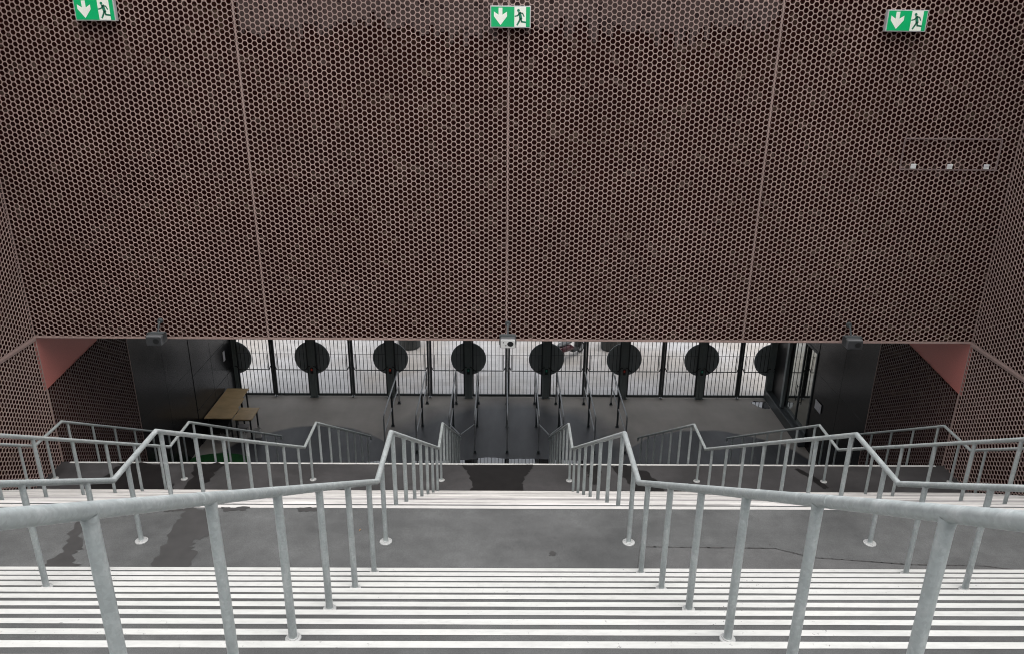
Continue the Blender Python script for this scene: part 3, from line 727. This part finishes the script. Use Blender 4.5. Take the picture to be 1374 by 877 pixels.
# ------------------------------------------------------------------ wall speakers
def speaker(x, zc, front, label, w=.32, h=.21, drop=0):
    g = empty('wall_speaker', (x, YW-.02, zc), label, 'speaker', 'wall speakers at the lower edge of the perforated wall')
    mb = MB(); mb.box(-w/2, w/2, -.46, -.16, -h/2, h/2, c=.022); b_ = mb.build('cabinet', 'spk', g)
    mb = MB(); mb.box(-w/2+.012, w/2-.012, -.468, -.455, -h/2+.012, h/2-.012, c=.005); f_ = mb.build('front', front, g, smooth=False)
    mb = MB()
    n_ = 24; mb.prism([(w*.16+.062*math.cos(2*math.pi*j/n_), .055*math.sin(2*math.pi*j/n_)) for j in range(n_)], lambda u, v_, t: (u, -.4685-t, v_), 0, .003)
    if front == 'spk_white':
        for u, v_ in ((-.09, .03), (-.04, -.035)): mb.prism([(u+.012*math.cos(2*math.pi*j/12), v_+.012*math.sin(2*math.pi*j/12)) for j in range(12)], lambda u, v_, t: (u, -.4685-t, v_), 0, .002)
    mb.build('horn', 'black', f_, smooth=False)
    mb = MB(); mb.tube([(0, -.02, .27), (0, -.075, .27)], [.06, .045], 16); mb.tube([(0, -.07, .27), (0, -.13, .22), (0, -.2, .09)], .018, 10)
    for s_ in (-1, 1): mb.box(s_*(w/2+.008)-.004, s_*(w/2+.008)+.004, -.36, -.24, -.06, .12)
    mb.box(-w/2-.012, w/2+.012, -.34, -.26, h/2+.004, h/2+.012)
    mb.build('bracket', 'dkmetal', g)
    q = f_; return g
speaker(-7.14, -5.94, 'spk_dark', 'dark grey wall speaker at the left end of the wall edge')
speaker(.03, -5.95, 'spk_white', 'wall speaker with white front and dark oval at the wall centre')
speaker(7.13, -5.93, 'spk_dark', 'dark wall speaker at the right end of the wall edge, below the hatch')

# ------------------------------------------------------------------ hatch with three clips
g = empty('wall_hatch', (8.55, YW-.01, -2.45), 'thin rectangular hatch outline with three white clips on the right of the wall', 'hatch')
mb = MB(); a = .012
mb.box(-.95, .95, -.008, .006, -.012, .012); mb.box(-.93, .93, -.008, .006, .575, .60); mb.box(-.95, -.928, -.008, .006, .012, .575); mb.box(.928, .95, -.008, .006, .012, .575)
mb.build('hatch_frame', 'hatch', g, smooth=False)
for x in (-.695, .015, .73):
    mb = MB(); mb.box(x-.05, x+.05, -.035, -.009, .075, .11, c=.004); mb.box(x-.05, x+.05, -.03, -.009, .045, .072, c=.004); mb.box(x-.05, x+.05, -.035, -.009, .02, .042, c=.004)
    mb.build('clip', 'lampwhite', g, smooth=False)

DEEP[0] = True
# ------------------------------------------------------------------ wooden tables and things below them
def table(x0, x1, y0, y1, h, label, legm='black'):
    cx_, cy_ = (x0+x1)/2, (y0+y1)/2; w, d = (x1-x0)/2, (y1-y0)/2
    g = empty('wooden_table', (cx_, cy_, ZG), label, 'table', 'wooden tables by the left wall')
    mb = MB(); mb.box(-w, w, -d, d, h-.032, h, c=.003); mb.build('tabletop', 'wood', g, smooth=False)
    for sx in (-1, 1):
        for sy in (-1, 1):
            mb = MB(); px_, py_ = sx*(w-.08), sy*(d-.08); mb.box(px_-.022, px_+.022, py_-.022, py_+.022, 0, h-.033, c=.003); mb.build('leg', legm, g, smooth=False)
    mb = MB(); mb.box(-w+.06, w-.06, -d+.06, d-.06, h-.09, h-.034); mb.build('apron', 'black', g, smooth=False)
th = .775
table(-9.48, -8.60, 22.05, 22.765, th, 'wooden table nearest the stairs in the row along the black wall')
table(-9.48, -8.66, 22.785, 23.50, th, 'middle wooden table of the row along the black wall')
table(-9.48, -8.74, 23.52, 24.25, th, 'wooden table nearest the gates in the row along the black wall')
table(-8.58, -7.98, 22.03, 22.87, th-.03, 'single wooden table standing out beside the row of three')
g = empty('storage_crate', (-9.2, 22.6, ZG), 'black plastic crate on the floor below the wooden tables', 'crate')
mb = MB(); mb.box(-.3, .3, -.2, .2, 0, .36, c=.01); mb.build('body', 'black', g, smooth=False); mb = MB(); mb.box(-.32, .32, -.22, .22, .361, .40, c=.008); mb.build('rim', 'rubber', g, smooth=False)
def bag(x, y, w, d, h, label, mat='whitebag', name='paper_bag'):
    g = empty(name, (x, y, ZG), label, 'bag'); mb = MB()
    prof = [(1., 0.), (1.05, h*.3), (1., h*.8), (.93, h)]
    vs = []; fs = []; n_ = 16
    for s_, z in prof:
        for j in range(n_):
            t_ = 2*math.pi*j/n_; c_, q_ = math.cos(t_), math.sin(t_)
            vs.append((w/2*s_*math.copysign(abs(c_)**.4, c_)+random.gauss(0, .006), d/2*s_*math.copysign(abs(q_)**.4, q_)+random.gauss(0, .006), z+random.gauss(0, .004 if z else 0)))
    for i in range(len(prof)-1):
        for j in range(n_): fs.append((i*n_+j, i*n_+(j+1) % n_, (i+1)*n_+(j+1) % n_, (i+1)*n_+j))
    fs.append(tuple(range(n_))[::-1]); mb.add(vs, fs); mb.build('body', mat, g)
    mb = MB(); mb.tube([(-w*.2, d*.42, h*.95), (-w*.15, d*.42, h*1.25), (w*.15, d*.42, h*1.25), (w*.2, d*.42, h*.95)], .008, 8); mb.build('handle', mat, g)
bag(-7.93, 22.25, .24, .16, .30, 'white bag standing in front of the single wooden table')
bag(-8.28, 21.95, .20, .14, .26, 'small white bag near the near leg of the single table')
bag(-8.95, 21.9, .26, .16, .24, 'grey bag on the floor before the row of tables', 'greycard')
q = MB(); q.box(-9.0, -8.55, 23.16, 23.42, ZG+.2, ZG+.215); q.box(-8.97, -8.58, 23.18, 23.4, ZG, ZG+.199, c=.004); tag(q.build('cardboard_box', 'greycard', smooth=False), 'grey cardboard box between the tables on the floor', 'box')
mb = MB(); n_ = 40
mb.prism([(.92*math.cos(2*math.pi*j/n_), .42*math.sin(2*math.pi*j/n_)) for j in range(n_)], lambda u, v_, t: (u-8.9, v_+21.40, ZG+t), .002, .02)
tag(mb.build('turf_mat', 'turf'), 'round green artificial turf mat on the floor below the wooden tables', 'mat')

# ------------------------------------------------------------------ beyond the gates
for x, y, lab in ((-3.95, 30.0, 'dark round planter on the pavement outside, left of the centre'), (4.42, 29.95, 'dark round planter on the pavement outside, right of the centre')):
    g = empty('planter', (x, y, ZG), lab, 'planter', 'round planters outside the gates')
    mb = MB(); mb.lathe((0, 0, 0), [(.40, 0), (.44, .03), (.47, .5), (.50, .78), (.50, .84), (.46, .84), (.44, .76), (.05, .75)], 36); mb.build('pot', 'planter', g)
    mb = MB()
    for k in range(160):
        a_ = random.uniform(0, 6.28); r_ = random.uniform(0, .4); c = Vector((r_*math.cos(a_), r_*math.sin(a_), .75+random.uniform(.02, .38)))
        u = Vector((random.gauss(0, 1), random.gauss(0, 1), random.gauss(0, .6))).normalized()*.06; w = u.cross(Vector((random.gauss(0, 1), 1, random.gauss(0, 1)))).normalized()*.025
        mb.add([c-u, c+w, c+u, c-w], [(0, 1, 2, 3)])
    mb.build('foliage', 'moss', g, smooth=False)
# parked moped (rear end towards the gates)
g = empty('moped', (2.55, 28.95, ZG), 'dark moped with maroon rear parked outside the gates, right of the centre', 'moped')
g.rotation_euler = (0, 0, R(-42))
def bodyloft(secs, mat, name, par):
    mb = MB(); n_ = 14; vs = []; fs = []
    for (y, z, w, h) in secs:
        for j in range(n_):
            t_ = 2*math.pi*j/n_; c_, s_ = math.cos(t_), math.sin(t_); vs.append((w*math.copysign(abs(c_)**.7, c_), y, z+h*math.copysign(abs(s_)**.7, s_)))
    for i in range(len(secs)-1):
        for j in range(n_): fs.append((i*n_+j, i*n_+(j+1) % n_, (i+1)*n_+(j+1) % n_, (i+1)*n_+j))
    fs += [tuple(range(n_)), tuple((len(secs)-1)*n_+j for j in range(n_))]; mb.add(vs, fs); return mb.build(name, mat, par)
bodyloft([(-.72, .48, .06, .05), (-.6, .50, .14, .12), (-.3, .50, .17, .16), (.05, .44, .15, .14), (.25, .36, .12, .06)], 'maroon', 'rear_body', g)
bodyloft([(-.68, .68, .06, .03), (-.5, .70, .13, .06), (-.1, .70, .14, .07), (.12, .68, .10, .05)], 'spk', 'seat', g)
bodyloft([(.2, .24, .15, .05), (.55, .24, .15, .05), (.68, .3, .12, .08)], 'black', 'footboard', g)
bodyloft([(.58, .30, .14, .1), (.66, .6, .19, .25), (.74, .85, .14, .15), (.8, .95, .05, .05)], 'black', 'front_shield', g)
for y in (-.5, .82):
    mb = MB()
    rr = []
    for i in range(24):
        t_ = 2*math.pi*i/24; rr.append((0, y+.19*math.cos(t_), .22+.19*math.sin(t_)))
    mb.tube(rr+[rr[0]], .045, 8, cap=False); wv = mb.build('tyre', 'rubber', g)
    mb = MB(); mb.prism([(.15*math.cos(2*math.pi*j/20), .15*math.sin(2*math.pi*j/20)) for j in range(20)], lambda u, v_, t: (t, y+u, .22+v_), -.03, .03); mb.build('rim', 'barrier', wv, smooth=False)
mb = MB(); mb.tube([(-.32, .68, 1.02), (-.1, .74, 1.0), (.1, .74, 1.0), (.32, .68, 1.02)], .014, 8); mb.tube([(0, .82, .3), (0, .74, 1.0)], .025, 8); mb.build('handlebar', 'dkmetal', g)
mb = MB(); mb.box(-.07, .07, -.745, -.70, .46, .53, c=.01); mb.build('tail_lamp', 'maroon', g, smooth=False)

# ------------------------------------------------------------------ camera (focal length, pitch, yaw and roll solved from the photograph's stairs)
cam = bpy.data.cameras.new('camera'); co = bpy.data.objects.new('camera', cam); COL.objects.link(co)
cam.sensor_fit = 'HORIZONTAL'; cam.sensor_width = 36; cam.lens = 1047.1/1374*36; cam.clip_start = .05; cam.clip_end = 3000
pi_, ya, ro = R(20.789), R(.6656), R(.6033)
fwd = Vector((math.sin(ya)*math.cos(pi_), math.cos(ya)*math.cos(pi_), -math.sin(pi_)))
r0 = Vector((math.cos(ya), -math.sin(ya), 0)); d0 = fwd.cross(r0)
right = r0*math.cos(ro)-d0*math.sin(ro); down = r0*math.sin(ro)+d0*math.cos(ro)
mw = Matrix((right, -down, -fwd)).transposed().to_4x4(); mw.translation = Vector((-.06, 0, 0)); co.matrix_world = mw
S.camera = co

# ------------------------------------------------------------------ overcast daylight
w = bpy.data.worlds.new('World'); S.world = w; w.use_nodes = True; nt = w.node_tree
bg = nt.nodes['Background']; sky = node(nt, 'ShaderNodeTexSky', sky_type='NISHITA'); sky.sun_disc = False
SUN_EL, SUN_ROT = R(72), R(166)
sky.sun_elevation = SUN_EL; sky.sun_rotation = SUN_ROT; sky.air_density = 1.2; sky.dust_density = 4; sky.ozone_density = 1
hs = node(nt, 'ShaderNodeHueSaturation'); hs.inputs['Saturation'].default_value = .22
nt.links.new(sky.outputs[0], hs.inputs['Color']); nt.links.new(hs.outputs[0], bg.inputs['Color']); bg.inputs['Strength'].default_value = .15
sl = bpy.data.lights.new('sun', 'SUN'); sl.energy = .8; sl.angle = R(60); sl.color = (1, .985, .96)
so = bpy.data.objects.new('sun', sl); COL.objects.link(so)
# towards the sun: rotation measured as the sky texture does (0 = +Y, clockwise seen from above)
sd = Vector((math.sin(SUN_ROT)*math.cos(SUN_EL), math.cos(SUN_ROT)*math.cos(SUN_EL), math.sin(SUN_EL)))
so.rotation_euler = sd.to_track_quat('Z', 'Y').to_euler()
so.location = sd*60
vs_ = S.view_settings; S.display_settings.display_device = 'sRGB'; vs_.view_transform = 'Standard'; vs_.look = 'None'; vs_.gamma = 1; vs_.use_curve_mapping = False
vs_.exposure = .75
S.render.engine = 'CYCLES'; S.cycles.pixel_filter_type = 'BLACKMAN_HARRIS'; S.cycles.filter_width = 1.05; S.cycles.max_bounces = 8; S.cycles.diffuse_bounces = 5
